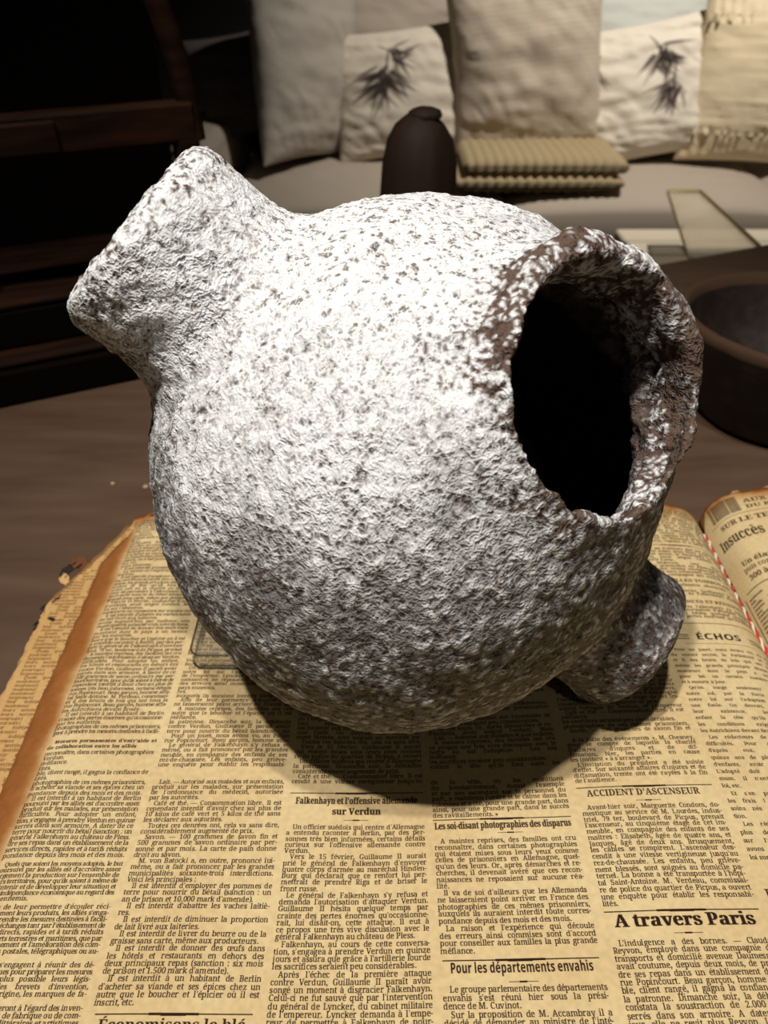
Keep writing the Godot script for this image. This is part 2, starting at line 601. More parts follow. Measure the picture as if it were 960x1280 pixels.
func coffee_table() -> void:
	# a narrow glass console with a brass edge, its end towards the table
	var t := thing("side_table", "narrow glass topped side table with brass edges, right of the pot's mouth", "side table", Vector3.ZERO)
	var brass := flat(Color(0.55, 0.47, 0.24), 0.35, 0.9)
	var glass := flat(Color(0.80, 0.76, 0.68, 0.5), 0.04)
	glass.transparency = BaseMaterial3D.TRANSPARENCY_ALPHA
	var cream := flat(Color(0.80, 0.75, 0.66), 0.7)
	var c := [Vector2(0.60, -1.50), Vector2(0.765, -1.50), Vector2(0.777, -1.98), Vector2(0.698, -1.98)]
	part("glass_top", prism(c, 0.544, 0.552), glass, t)
	for k in [1, 2, 3]:
		var a: Vector2 = c[k]
		var b: Vector2 = c[(k + 1) % 4]
		part("brass_edge", tube([Vector3(a.x, 0.550, a.y), Vector3(b.x, 0.550, b.y)], 0.006 if k < 3 else 0.003, 8), brass, t)
	part("pedestal", cbox(Vector3(0.03, 0.53, 0.02), 0.003), brass, t, Vector3(0.72, 0.279, -1.53))
	part("foot_plate", cbox(Vector3(0.14, 0.012, 0.42), 0.003), brass, t, Vector3(0.72, 0.006, -1.72))
	# a low cream bench in front of the sofa
	var b := thing("bench", "low cream slatted bench on the floor between the side table and sofa", "bench", Vector3(1.13, 0, -1.98))
	for k in 3:
		part("slat", cbox(Vector3(1.0, 0.03, 0.09), 0.005), cream, b, Vector3(0, 0.40, -0.105 + 0.105 * k))
	part("front_rail", cbox(Vector3(1.0, 0.05, 0.02), 0.004), cream, b, Vector3(0, 0.36, 0.13))
	for x in [-0.46, 0.46]:
		for z in [-0.11, 0.11]:
			part("leg", cbox(Vector3(0.05, 0.385, 0.05), 0.004), cream, b, Vector3(x, 0.1925, z))

# ------------------------------------------------------------------ lettering
var ts: TextServer
var font_rid := {}
var glyphs := {}
const INK := Color(0.15, 0.10, 0.065)

func font_of(key: String) -> RID:
	if not font_rid.has(key):
		var f := SystemFont.new()
		f.font_names = PackedStringArray(["Droid Sans" if key.begins_with("sans") else "Droid Serif"])
		f.font_weight = 700 if key.ends_with("bold") else 400
		font_rid[key] = [f, f.get_rids()[0]]
	return font_rid[key][1]

func glyph(key: String, size: int, cp: int, ink: Color, boost: float) -> Array:
	var id := "%s|%d|%d|%s|%.1f" % [key, size, cp, ink.to_html(), boost]
	if glyphs.has(id):
		return glyphs[id]
	var r := font_of(key)
	var s := Vector2i(size, 0)
	var g := ts.font_get_glyph_index(r, size, cp, 0)
	ts.font_render_glyph(r, s, g)
	var k := ts.font_get_glyph_texture_idx(r, s, g)
	var adv := ts.font_get_glyph_advance(r, size, g).x
	var off := ts.font_get_glyph_offset(r, s, g)
	var out := [null, off, adv]
	if k >= 0:
		var page := ts.font_get_texture_image(r, s, k)
		var rc := Rect2i(ts.font_get_glyph_uv_rect(r, s, g))
		if rc.size.x > 0 and rc.size.y > 0:
			var im := Image.create(rc.size.x, rc.size.y, false, Image.FORMAT_RGBA8)
			for y in rc.size.y:
				for x in rc.size.x:
					var a := page.get_pixel(rc.position.x + x, rc.position.y + y).a
					im.set_pixel(x, y, Color(ink.r, ink.g, ink.b, minf(1.0, a * boost)))
			out[0] = im
	glyphs[id] = out
	return out

func text_width(key: String, size: int, text: String) -> float:
	var w := 0.0
	for c in text:
		w += glyph(key, size, c.unicode_at(0), INK, 1.8)[2]
	return w

# one line, set solid; with a measure it is justified (or squeezed) to fill it exactly
func set_line(im: Image, key: String, size: int, text: String, x: float, base: float, measure := 0.0, ink := INK, boost := 1.8) -> void:
	var nat := 0.0
	var gaps := 0
	for c in text:
		nat += glyph(key, size, c.unicode_at(0), ink, boost)[2]
		if c == " ":
			gaps += 1
	var extra := 0.0
	var squeeze := 1.0
	if measure > 0.0:
		if nat > measure or gaps == 0:
			squeeze = measure / nat
			if gaps == 0 and squeeze > 1.15:
				squeeze = 1.0
		else:
			extra = (measure - nat) / gaps
	for c in text:
		var g := glyph(key, size, c.unicode_at(0), ink, boost)
		if g[0]:
			var gi: Image = g[0]
			im.blend_rect(gi, Rect2i(Vector2i.ZERO, gi.get_size()), Vector2i(int(round(x + g[1].x)), int(round(base + g[1].y))))
		x += g[2] * squeeze
		if c == " ":
			x += extra

# a headline drawn big and then fitted to a box: width w, height of the line h, centred on cx
func headline(im: Image, key: String, text: String, cx: float, base: float, w: float, h: float, slack := 1.0, ink := INK) -> void:
	var size := 48
	var nat := int(ceil(text_width(key, size, text))) + 8
	var tmp := Image.create(nat, 66, false, Image.FORMAT_RGBA8)
	tmp.fill(Color(ink.r, ink.g, ink.b, 0.0))
	set_line(tmp, key, size, text, 4, 50, 0.0, ink, slack)
	if slack > 1.5:
		set_line(tmp, key, size, text, 6, 50, 0.0, ink, slack)
	var k := h / 48.0
	tmp.resize(int(w), maxi(2, int(66 * k)), Image.INTERPOLATE_LANCZOS)
	im.blend_rect(tmp, Rect2i(Vector2i.ZERO, tmp.get_size()), Vector2i(int(cx - w * 0.5), int(base - 50 * k)))

func rule(im: Image, x: float, y: float, w: float, t := 1, ink := INK) -> void:
	im.fill_rect(Rect2i(int(x), int(y), int(w), t), ink)

func swell_rule(im: Image, cx: float, y: float, w: float) -> void:
	rule(im, cx - w * 0.5, y, w, 2)
	rule(im, cx - w * 0.16, y - 1, w * 0.32, 4)
	rule(im, cx - w * 0.08, y - 1, w * 0.16, 5)

func short_rule(im: Image, cx: float, y: float) -> void:
	rule(im, cx - 27, y, 54, 1)
	rule(im, cx - 7, y - 1, 14, 3)

# lines of one article; a leading space is an indent, a trailing | ends a paragraph
func article(im: Image, lines: Array, x: float, w: float, y: float, lead: float, size := 14) -> float:
	for raw in lines:
		var s: String = raw
		var last := s.ends_with("|")
		if last:
			s = s.left(-1)
		var ind := 0.0
		if s.begins_with(" "):
			ind = 13.0
			s = s.substr(1)
		var m := w - ind
		if last and text_width("serif", size, s) < m:
			m = 0.0
		set_line(im, "serif", size, s, x + ind, y, m)
		y += lead
	return y

const COL0 := [" Quels que soient les moyens adoptés, le but", "poursuivi par les alliés est d'accroître assez", "largement la production sur l'ensemble de", "leurs territoires, pour qu'ils soient à même de", "maintenir et de développer leur situation et", "leur indépendance économique au regard des", "pays ennemis.|"]
const COL0B := [" Afin de leur permettre d'écouler réci-", "proquement leurs produits, les alliés s'enga-", "gent à prendre les mesures destinées à facili-", "ter leurs échanges tant par l'établissement de", "services directs, rapides et à tarifs réduits", "de transports terrestres et maritimes, que par", "le développement et l'amélioration des com-", "munications postales, télégraphiques ou au-", "tres.|"]
const COL0C := [" Les alliés s'engagent à réunir des dé-", "légués techniques pour préparer les mesures", "à unifier le plus possible leurs légis-", "lations sur les brevets d'invention,", "les marques d'origine, les marques de fa-", "brique.|"]
const COL0D := [" Les alliés adopteront à l'égard des inven-", "tions, des marques de fabrique ou de com-", "merce, des œuvres littéraires et artistiques"]
const COL1 := [" Lait. — Autorisé aux malades et aux enfants,", "produit sur les malades, sur présentation", "de l'ordonnance du médecin, autorisée", "par les autorités.|", " Café et thé. — Consommation libre. Il est", "cependant interdit d'avoir chez soi plus de", "10 kilos de café vert et 5 kilos de thé sans", "les déclarer aux autorités.|", " Toutes ces denrées ont, cela va sans dire,", "considérablement augmenté de prix.|", " Savon. — 100 grammes de savon fin et", "500 grammes de savon ordinaire par per-", "sonne et par mois. La carte de pain donne", "droit au savon.|", " M. von Batocki a, en outre, prononcé lui-", "même, ou a fait prononcer par les grandes", "municipalités soixante-trois interdictions.", "Voici les principales :|", " Il est interdit d'employer des pommes de", "terre pour nourrir du bétail (sanction : un", "an de prison et 10.000 mark d'amende).|", " Il est interdit d'abattre les vaches laitiè-", "res.|", " Il est interdit de diminuer la proportion", "de lait livré aux laiteries.|", " Il est interdit de livrer du beurre ou de la", "graisse sans carte, même aux producteurs.|", " Il est interdit de donner des œufs dans", "les hôtels et restaurants en dehors des", "deux principaux repas (sanction : six mois", "de prison et 1.500 mark d'amende).|", " Il est interdit à un habitant de Berlin", "d'acheter sa viande et ses épices chez un", "autre que le boucher et l'épicier où il est", "inscrit, etc.|"]
const COL2 := [" Un officier suédois qui rentre d'Allemagne", "a entendu raconter à Berlin, par des per-", "sonnes très bien informées, certains détails", "curieux sur l'offensive allemande contre", "Verdun.|", " Vers le 15 février, Guillaume II aurait", "prié le général de Falkenhayn d'envoyer", "quatre corps d'armée au maréchal Hinden-", "burg qui déclarait que ce renfort lui per-", "mettrait de prendre Riga et de briser le", "front russe.|", " Le général de Falkenhayn s'y refusa et", "demanda l'autorisation d'attaquer Verdun.", "Guillaume II hésita quelque temps par", "crainte des pertes énormes qu'occasionne-", "rait, lui disait-on, cette attaque. Il eut à", "ce propos une très vive discussion avec le", "général Falkenhayn au château de Pless.|", " Falkenhayn, au cours de cette conversa-", "tion, s'engagea à prendre Verdun en quinze", "jours et assura que grâce à l'artillerie lourde", "les sacrifices seraient peu considérables.|", " Après l'échec de la première attaque", "contre Verdun, Guillaume II paraît avoir", "songé un moment à disgracier Falkenhayn.", "Celui-ci ne fut sauvé que par l'intervention", "du général de Lyncker, du cabinet militaire", "de l'empereur. Lyncker demanda à l'empe-", "reur de permettre à Falkenhayn de pour-", "suivre l'attaque de Verdun, et l'empereur"]
const COL3T := ["de la ville, où les munitions", "du bombardement, donné l'exemple", "et par son ascendant sur le personnel du", "parc, a maintenu l'ordre et le calme dans les", "colonnes et a été, pour une grande part, dans", "ainsi, pour une grande part, dans le succès", "des ravitaillements. »|"]
const COL3 := [" A maintes reprises, des familles ont cru", "reconnaître, dans certaines photographies", "qui étaient mises sous leurs yeux comme", "celles de prisonniers en Allemagne, quel-", "qu'un des leurs. Or, après démarches et re-", "cherches, il devenait avéré que ces recon-", "naissances ne reposaient sur aucune réa-", "lité.|", " Il va de soi d'ailleurs que les Allemands", "ne laisseraient point arriver en France des", "photographies de ces mêmes prisonniers,", "auxquels ils auraient interdit toute corres-", "pondance depuis des mois et des mois.|", " La raison et l'expérience qui découle", "des erreurs ainsi commises sont d'accord", "pour conseiller aux familles la plus grande", "méfiance.|"]
const COL3B := [" Le groupe parlementaire des départements", "envahis s'est réuni hier sous la prési-", "dence de M. Cuvinot.|", " Sur la proposition de M. Accambray il a", "décidé de demander au ministre de l'inté-", "rieur des explications au sujet de la façon"]
const COL4T := [" A la suite des événements », M. Chesney,", "pour le compte de laquelle la charité", "d'affaires d'injures et de dif-", "famation, hier, les parties en cause", "les invitant « à s'arranger ».|", " L'invitation du président a été suivie", "d'effet. Sur soixante affaires d'injures et de", "diffamation, trente ont été rayées à la fin", "de l'audience.|"]
const COL4 := [" Avant-hier soir, Marguerite Condom, do-", "mestique au service de M. Lourdes, indus-", "triel, 79 ter, boulevard de Picpus, prenait", "l'ascenseur, au cinquième étage de cet im-", "meuble, en compagnie des enfants de ses", "maîtres : Elisabeth, âgée de quatre ans, et", "Jacques, âgé de deux ans. Brusquement,", "les câbles se rompirent. L'ascenseur des-", "cendit à une vitesse vertigineuse jusqu'au", "rez-de-chaussée. Les enfants, peu griève-", "ment blessés, sont soignés au domicile pa-", "ternel. La bonne a été transportée à l'hôpi-", "tal Saint-Antoine. M. Verdeau, commissai-", "re de police du quartier de Picpus, a ouvert", "une enquête pour établir les responsabi-", "lités.|"]
const COL4B := [" L'indulgence a des bornes. — Claude", "Reyvon, employé dans une compagnie de", "transports et domicilié avenue Daumesnil,", "avait coutume, depuis deux mois, de pren-", "dre ses repas dans un établissement de la", "rue Popincourt. Beau garçon, homme affa-", "ble, client rangé, il gagna la confiance de", "la patronne. Dimanche soir, la débitante", "constata la soustraction de 2.000 francs", "serrés dans son armoire. A dater de ce", "jour, elle ne revit plus Reyvon. La police", "cherche à établir une"]
const COL5 := [" Pour un jouet, nous avons vu, au Palais", "du comité secret, le Parlement se réunir", "et il des bruits de lois qui ont tous la", "même les grands principes démocratiques", "montrent dont le pays a un besoin", "pour lui un certain nombre traînent", "et à mourir à jour.|", " Qu'on songe seulement à l'avenir,", "notre sol, par la force des choses,", "notre loi sur l'adoption ! Les lois", "une foule. On devrait, au cours de", "leur existence, leur éducation", "enfant la tête qu'ils font sans les", "les conditions exigées d'après le", "les Autrichiens devant Brody.|", " Les rédacteurs de ces lois ont des", "difficultés. Pour adopter un enfant,", "d'après eux, avoir au moins", "quinze ans de plus que lui, n'avoir pas", "d'enfants, avoir soigné l'enfant. Mais", "L'adopté doit être majeur au mini-", "mum. Il n'entre point dans toute la", "loi, etc.|", " Et s'en passe, sans doute, de tous", "les frais ! Ces enfants ont reçu des", "soins nés de la charité ou de l'adop-", "tion.|", " Les rédacteurs de la loi ont donné", "plus de cent articles à ce débat", "sur l'adoption des enfants : nous", "avons aujourd'hui, par malheur, une", "loi sur l'abandon.|"]

# the tone of old newsprint: mottled cream, toasted towards the outer edges (size px square, cells of the sheet)
func newsprint(size: int, left: float, top: float, right: float, sd: int) -> Image:
	var s := 512
	var im := Image.create(s, s, false, Image.FORMAT_RGB8)
	var a := noise(sd, 0.012, 4)
	var b := noise(sd + 1, 0.22, 2)
	var c := noise(sd + 2, 0.03, 3)
	var cream := Color(0.755, 0.682, 0.52)
	var tan := Color(0.70, 0.60, 0.43)
	var toast := Color(0.54, 0.345, 0.17)
	var burnt := Color(0.40, 0.20, 0.075)
	for y in s:
		for x in s:
			var k := a.get_noise_2d(x, y) * 0.5 + 0.4
			var col := cream.lerp(tan, clampf(k, 0, 1) * 0.95)
			var w := c.get_noise_2d(x, y) * 9.0
			# distances to the browned edges, in cells of the sheet
			var dl := x + w - left
			var e := 0.0
			if left > -900.0:
				e = 1.0 - sstep(13.0, 25.0, x + w * 0.3 - left)
			var dt := y + w * 0.7 - top
			if top > -900.0:
				e = maxf(e, (1.0 - sstep(-2.0, 20.0, dt)) * 0.85)
			if right > -900.0:
				e = maxf(e, (1.0 - sstep(0.0, 40.0, right - x + w)) * 0.7)
			col = col.lerp(toast, e * 0.92)
			if left > -900.0:
				col = col.lerp(burnt, (1.0 - sstep(0.0, 16.0, absf(dl - 6.0))) * 0.38)
			col = col.lerp(burnt, 0.8 * (1.0 - sstep(-3.0, 5.0, dt)) if top > -900.0 else 0.0)
			var g := 1.0 + b.get_noise_2d(x, y) * 0.05
			im.set_pixel(x, y, Color(col.r * g, col.g * g, col.b * g))
	im.resize(size, size, Image.INTERPOLATE_CUBIC)
	im.convert(Image.FORMAT_RGBA8)
	return im

const TW := 2048.0
const TPM := 4876.0   # texture pixels per metre of page
func tx(x: float) -> float:
	return (x + 0.195) * TPM

func left_page_image() -> Image:
	var im := newsprint(2048, 16.5, 2.0, -1000.0, 50)
	var rules := [-0.174, -0.1093, -0.0448, 0.0200, 0.0859, 0.1511, 0.2165]
	for k in range(1, 6):
		rule(im, tx(rules[k]), 30, 2030, 2, Color(0.30, 0.22, 0.14))
	var X := []
	for k in 6:
		X.append(tx(rules[k]) + (9.0 if k else 48.0))
	var W := (0.0651 * TPM) - 20.0
	var pool := []
	for l in [COL2, COL4, COL1, COL3, COL0, COL4B, COL0B, COL5]:
		pool.append_array(l)
	var r := RandomNumberGenerator.new()
	r.seed = 19
	# upper parts of the columns, small and out of focus: the same kind of running text
	var ends := [1195, 985, 1026, 985, 905, 365]
	for k in 6:
		var y := 46.0
		var n := 0
		while y < ends[k] - 6:
			if k == 0 and y > 886.0 and y < 930.0:
				y = 936.0
			var s: String = pool[r.randi_range(0, pool.size() - 1)]
			if k > 1 and n > 6 and r.randf() < 0.07 and y < ends[k] - 70:
				swell_rule(im, X[k] + W * 0.5, y, W)
				y += 22
				if r.randf() < 0.6:
					headline(im, "serif bold", ["Sur le front russe", "Les prisonniers", "Pour les familles", "La carte de pain", "Au conseil"][r.randi_range(0, 4)], X[k] + W * 0.5, y + 6, W * 0.75, 17)
					y += 26
				n = 0
				continue
			y = article(im, [s], X[k], W if k else W - 39.0, y, 13.2)
			n += 1
	# column 0
	set_line(im, "serif bold", 13, "Mesures permanentes d'entr'aide et", X[0] + 14, 904, W - 53)
	set_line(im, "serif bold", 13, "de collaboration entre les alliés", X[0], 919, W * 0.72)
	W -= 39.0
	var y0 := article(im, COL0, X[0], W, 1206, 11.9, 13)
	article(im, COL0B, X[0], W, 1294, 11.9, 13)
	article(im, COL0C, X[0], W, 1401, 12.2, 13)
	y0 = article(im, COL0D, X[0], W, 1473, 12.2, 13)
	W += 39.0
	# column 1
	article(im, COL1, X[1], W, 1465 - 34 * 13.25, 13.25)
	swell_rule(im, X[1] + W * 0.5, 1478, W * 0.95)
	headline(im, "serif bold", "Économisons le blé", X[1] + W * 0.5, 1504, W * 0.9, 24)
	# column 2
	swell_rule(im, X[2] + W * 0.5, 1038, W)
	headline(im, "serif bold", "Falkenhayn et l'offensive allemande", X[2] + W * 0.5, 1066, W * 0.92, 23, 1.6)
	headline(im, "serif bold", "sur Verdun", X[2] + W * 0.5, 1092, W * 0.37, 23, 1.6)
	short_rule(im, X[2] + W * 0.5, 1104)
	article(im, COL2, X[2], W, 1126, 13.25)
	# column 3
	article(im, COL3T, X[3], W, 1101 - 6 * 13.6, 13.6)
	swell_rule(im, X[3] + W * 0.5, 1106, W)
	headline(im, "serif bold", "Les soi-disant photographies des disparus", X[3] + W * 0.5, 1129, W * 0.99, 22, 1.6)
	short_rule(im, X[3] + W * 0.55, 1139)
	article(im, COL3, X[3], W, 1161, 13.75)
	swell_rule(im, X[3] + W * 0.5, 1392, W * 0.98)
	headline(im, "sans bold", "Pour les départements envahis", X[3] + W * 0.5, 1416, W * 0.90, 25, 1.2)
	short_rule(im, X[3] + W * 0.5, 1430)
	article(im, COL3B, X[3], W, 1447, 13.6)
	# column 4
	article(im, COL4T, X[4], W, 1028 - 8 * 13.4, 13.4)
	swell_rule(im, X[4] + W * 0.5, 1040, W)
	headline(im, "serif bold", "ACCIDENT D'ASCENSEUR", X[4] + W * 0.48, 1063, W * 0.84, 22, 1.2)
	short_rule(im, X[4] + W * 0.5, 1075)
	article(im, COL4, X[4], W, 1094, 13.75)
	swell_rule(im, X[4] + W * 0.5, 1310, W)
	headline(im, "serif bold", "A travers Paris", X[4] + W * 0.5, 1341, W * 0.92, 34, 1.8)
	short_rule(im, X[4] + W * 0.5, 1353)
	article(im, COL4B, X[4], W, 1374, 13.4)
	# column 5
	headline(im, "serif bold", "LES BELLES TOMBOLAS", X[5] + W * 0.5, 384, W * 0.8, 17, 1.2)
	var y5 := article(im, pool.slice(3, 7), X[5], W, 402, 12)
	headline(im, "serif bold", "CONFÉRENCES ET RÉUNIONS", X[5] + W * 0.5, 470, W * 0.9, 16, 1.2)
	article(im, pool.slice(11, 15), X[5], W, 490, 12.4)
	rule(im, X[5], 548, W, 2)
	rule(im, X[5], 590, 68, 3)
	rule(im, X[5], 597, 68, 2)
	rule(im, X[5], 604, 68, 3)
	rule(im, X[5] + W - 62, 590, 62, 3)
	rule(im, X[5] + W - 62, 597, 62, 2)
	rule(im, X[5] + W - 62, 604, 62, 3)
	headline(im, "sans bold", "ÉCHOS", X[5] + W * 0.5, 609, W * 0.44, 30, 1.0)
	rule(im, X[5] + 50, 622, W - 100, 1)
	article(im, COL5, X[5], W, 648, 18.2, 13)
	headline(im, "serif", "L'", X[5] + 16, 1298, 32, 34, 1.4)
	article(im, ["EST décidément une", "somme de plus de cent", "francs que les familles", "aéronautiques, des lois"], X[5] + 34, W - 34, 1284, 13.4)
	# what goes on below the edge of the picture
	for k in 6:
		var y := 1520.0
		if k == 0 or k == 5:
			y = y0 + 4.0 if k == 0 else 1345.0
		if k == 4:
			y = 1545.0
		while y < 2030.0:
			y = article(im, [pool[r.randi_range(0, pool.size() - 1)]], X[k], W, y, 13.3)
	return im

func right_page_image() -> Image:
	# 0.32 m square from the gutter outwards, 3200 px per metre
	var im := newsprint(1024, -1000.0, 2.0, -1000.0, 70)
	var pool := COL3 + COL4 + COL5
	var r := RandomNumberGenerator.new()
	r.seed = 5
	for k in 8:
		rule(im, 40, 14 + k * 6, 78, 1)
		set_line(im, "serif", 6, "les abonnements partent", 42, 19 + k * 6, 74)
	headline(im, "serif bold", "AUX ARMÉES", 200, 40, 150, 17)
	headline(im, "serif bold", "DU RÉGIMENT", 200, 58, 150, 15)
	rule(im, 30, 68, 980, 1)
	headline(im, "serif bold", "SUR LE TERRAIN DE VERDUN", 206, 94, 310, 19, 1.3)
	headline(im, "serif bold", "Insuccès", 82, 140, 112, 40, 1.3)
	headline(im, "serif bold", "allemands au nord", 270, 140, 230, 40, 1.3)
	headline(im, "serif bold", "Un élan général", 130, 206, 150, 18, 1.2)
	headline(im, "serif", "puis contre-attaque sur", 140, 223, 176, 17, 1.5)
	headline(im, "serif bold", "300 à 500 mètres", 130, 246, 150, 19)
	rule(im, 30, 262, 960, 2)
	for c in 4:
		var y := 282.0
		rule(im, 18 + c * 250, 270, 2, 750)
		while y < 1016.0:
			y = article(im, [pool[r.randi_range(0, pool.size() - 1)]], 28 + c * 250, 232, y, 9.0, 8)
	return im

# ------------------------------------------------------------------ the bound newspapers
const GUT := 0.2165
const ZTOP := -0.413
const ZEND := 0.003

func page_y(x: float) -> float:
	if x > GUT:
		return -0.012 + 0.019 * (1.0 - exp(-(x - GUT) / 0.004)) + 0.018 * (1.0 - exp(-(x - GUT) / 0.045)) - 0.012 * sstep(0.42, 0.60, x)
	var y := 0.008 * sstep(-0.02, 0.17, x)
	y -= 0.020 * pow(clampf((x - 0.15) / 0.0665, 0, 1), 6.0)
	y -= 0.016 * pow(clampf((-0.150 - x) / 0.034, 0, 1.6), 2.0) * 0.62
	return y

var edge_n: FastNoiseLite

func newspaper() -> void:
	ts = TextServerManager.get_primary_interface()
	edge_n = noise(91, 1.0, 3)
	var t := thing("newspaper_volume", "open bound volume of yellowed old French newspapers under the clay pot", "newspaper", Vector3(0, PAGE, 0))
	var pm := flat(Color.WHITE, 0.9, 0.0, 0.2)
	pm.albedo_texture = ImageTexture.create_from_image(left_page_image())
	pm.texture_repeat = true
	var paper_h := ImageTexture.create_from_image(noise(92, 0.05, 5).get_seamless_image(256, 256))
	for m in [pm]:
		m.heightmap_enabled = true
		m.heightmap_texture = paper_h
		m.heightmap_scale = 0.025
	var uvl := func(p: Vector3, _u, _v): return Vector2((p.x + 0.195) * TPM / TW, (p.z + 0.415) * TPM / TW)
	var wave := noise(93, 9.0, 2)
	# top sheet on the left
	var left_edge := func(z: float) -> float:
		return lerpf(-0.158, -0.1815, clampf((z - ZTOP) / 0.042, 0, 1)) + 0.0012 * edge_n.get_noise_2d(z * 90.0, 1.0)
	var top := func(u: float, v: float) -> Vector3:
		var z := lerpf(ZTOP, ZEND, pow(v, 1.15))
		var x: float = lerpf(left_edge.call(z), GUT, pow(u, 0.9))
		if v == 0.0:
			z += 0.004 * edge_n.get_noise_2d(x * 70.0, 5.0)
		z += 0.0
		var y := page_y(x) + 0.0009 * wave.get_noise_2d(x, z) * sstep(0.219, 0.15, x)
		return Vector3(x, y, z)
	part("page", slab(150, 150, top, 0.0004, uvl), pm, t)
	# sheets that peep out under it at the left: lower, wider, worn at the corner
	var under_mat := flat(Color.WHITE, 0.92, 0.0, 0.2)
	var uim := newsprint(1024, -1000.0, 2.0, -1000.0, 81)
	var r := RandomNumberGenerator.new()
	r.seed = 44
	for y in range(30, 1010, 9):
		var s: String = COL0[r.randi_range(0, COL0.size() - 2)]
		set_line(uim, "serif", 9, s, 46, y, 250.0, Color(0.34, 0.25, 0.16), 1.2)
	under_mat.albedo_color = Color(0.93, 0.84, 0.74)
	under_mat.albedo_texture = ImageTexture.create_from_image(uim)
	for k in 3:
		var drop := 0.0030 + 0.0032 * k
		var outx := -0.2045 - 0.0022 * k
		var f := func(u: float, v: float) -> Vector3:
			var z := lerpf(ZTOP - 0.006 - 0.004 * k, ZEND, pow(v, 1.15))
			var le := lerpf(-0.172 + 0.004 * k, outx, clampf((z - ZTOP) / 0.075, 0, 1)) + 0.0022 * edge_n.get_noise_2d(z * 120.0, 9.0 + k)
			var x := lerpf(le, 0.0, pow(u, 1.4))
			var yb := minf(page_y(maxf(x, -0.15)) , 0.008)
			var y := yb - drop - 0.0085 * sstep(-0.150, -0.186, x)
			return Vector3(x, y, z)
		var uvu := func(p: Vector3, _u, _v): return Vector2((p.x + 0.215) * 3.2, (p.z + 0.42) * 3.2)
		part("under_page", slab(40, 110, f, 0.0004, uvu), under_mat, t)
	# the block of pages below
	var edge_mat := flat(Color(0.55, 0.40, 0.24), 0.95, 0.0, 0.2)
	for k in 9:
		var y1 := -0.013 - 0.0047 * k
		var inx := -0.205 - 0.0012 * k + 0.002 * sin(k * 2.3)
		var f := func(u: float, v: float) -> Vector3:
			var z := lerpf(ZTOP - 0.004 + 0.0016 * sin(k * 1.7), ZEND, v)
			var le := lerpf(-0.178, inx, clampf((z - ZTOP) / 0.07, 0, 1)) + 0.0018 * edge_n.get_noise_2d(z * 100.0, 30.0 + k)
			var x := lerpf(le, GUT, u)
			return Vector3(x, y1 - maxf(0.0, 0.006 - k * 0.001) * sstep(0.17, 0.219, x), z)
		part("page_layer", slab(24, 60, f, 0.0046, func(_p, u, v): return Vector2(u, v)), edge_mat, t)
	# right page
	var rm := flat(Color.WHITE, 0.9, 0.0, 0.2)
	rm.albedo_texture = ImageTexture.create_from_image(right_page_image())
	var rt := func(u: float, v: float) -> Vector3:
		var z := lerpf(ZTOP - 0.006, ZEND, pow(v, 1.1))
		var gx := GUT + 0.0005 + 0.002 * (1.0 - sstep(ZTOP - 0.006, ZTOP + 0.01, z))
		var x := lerpf(gx, 0.56, pow(u, 2.6))
		if v == 0.0:
			z += 0.004 * edge_n.get_noise_2d(x * 90.0, 15.0)
		return Vector3(x, page_y(x) + 0.0006 * wave.get_noise_2d(x + 3.0, z), z)
	var uvr := func(p: Vector3, _u, _v): return Vector2((p.x - GUT + 0.019 * (1.0 - exp(-(p.x - GUT) / 0.004))) / 0.32, (p.z - ZTOP + 0.006) / 0.32)
	part("page", slab(110, 110, rt, 0.0004, uvr), rm, t)
	for k in 9:
		var drop := 0.0016 + 0.0045 * k
		var f := func(u: float, v: float) -> Vector3:
			var z := lerpf(ZTOP - 0.004 + 0.002 * sin(k * 2.1), ZEND, v)
			var x := lerpf(GUT + 0.0012 + 0.0006 * k, 0.562 + 0.001 * k, pow(u, 2.4)) 
			return Vector3(x, maxf(page_y(x) - drop * (1.0 + 0.12 * k * sstep(GUT, 0.28, x)), -0.0545 + (9 - k) * 0.0003), z + (0.003 * edge_n.get_noise_2d(x * 60.0, 50.0 + k) if v == 0.0 else 0.0))
		part("page_layer", slab(40, 24, f, 0.0044, func(_p, u, v): return Vector2(u, v)), edge_mat, t)
	# red and white twine laid along the gutter
	var strands := [[Color(0.66, 0.17, 0.12), 0.0], [Color(0.80, 0.75, 0.66), PI]]
	for s in strands:
		var path := []
		for i in 420:
			var z := lerpf(ZTOP + 0.012, 0.05, i / 419.0)
			var a: float = (z * TAU / 0.0125) + s[1]
			path.append(Vector3(GUT - 0.001 + 0.0007 * cos(a) + 0.0006 * sin(z * 40.0), -0.0092 + 0.0007 * sin(a), z))
		var o := part("twine_strand", tube(path, 0.0008, 7), flat(s[0], 0.85), t)
		o.set_meta("label", "red twine strand along the gutter" if s[1] == 0.0 else "white twine strand along the gutter")
	# torn, scorched flakes along the worn left edge
	var flake_mats := [flat(Color(0.12, 0.07, 0.04), 0.95), flat(Color(0.36, 0.20, 0.09), 0.95), flat(Color(0.72, 0.58, 0.38), 0.95)]
	var spots := [[-0.2035, -0.376, 0.009, 1], [-0.2075, -0.3705, 0.008, 0], [-0.2085, -0.362, 0.006, 2], [-0.2090, -0.338, 0.007, 0], [-0.2085, -0.3295, 0.007, 2], [-0.2075, -0.322, 0.008, 0], [-0.2030, -0.340, 0.009, 1], [-0.2035, -0.294, 0.006, 0]]
	var i := 0
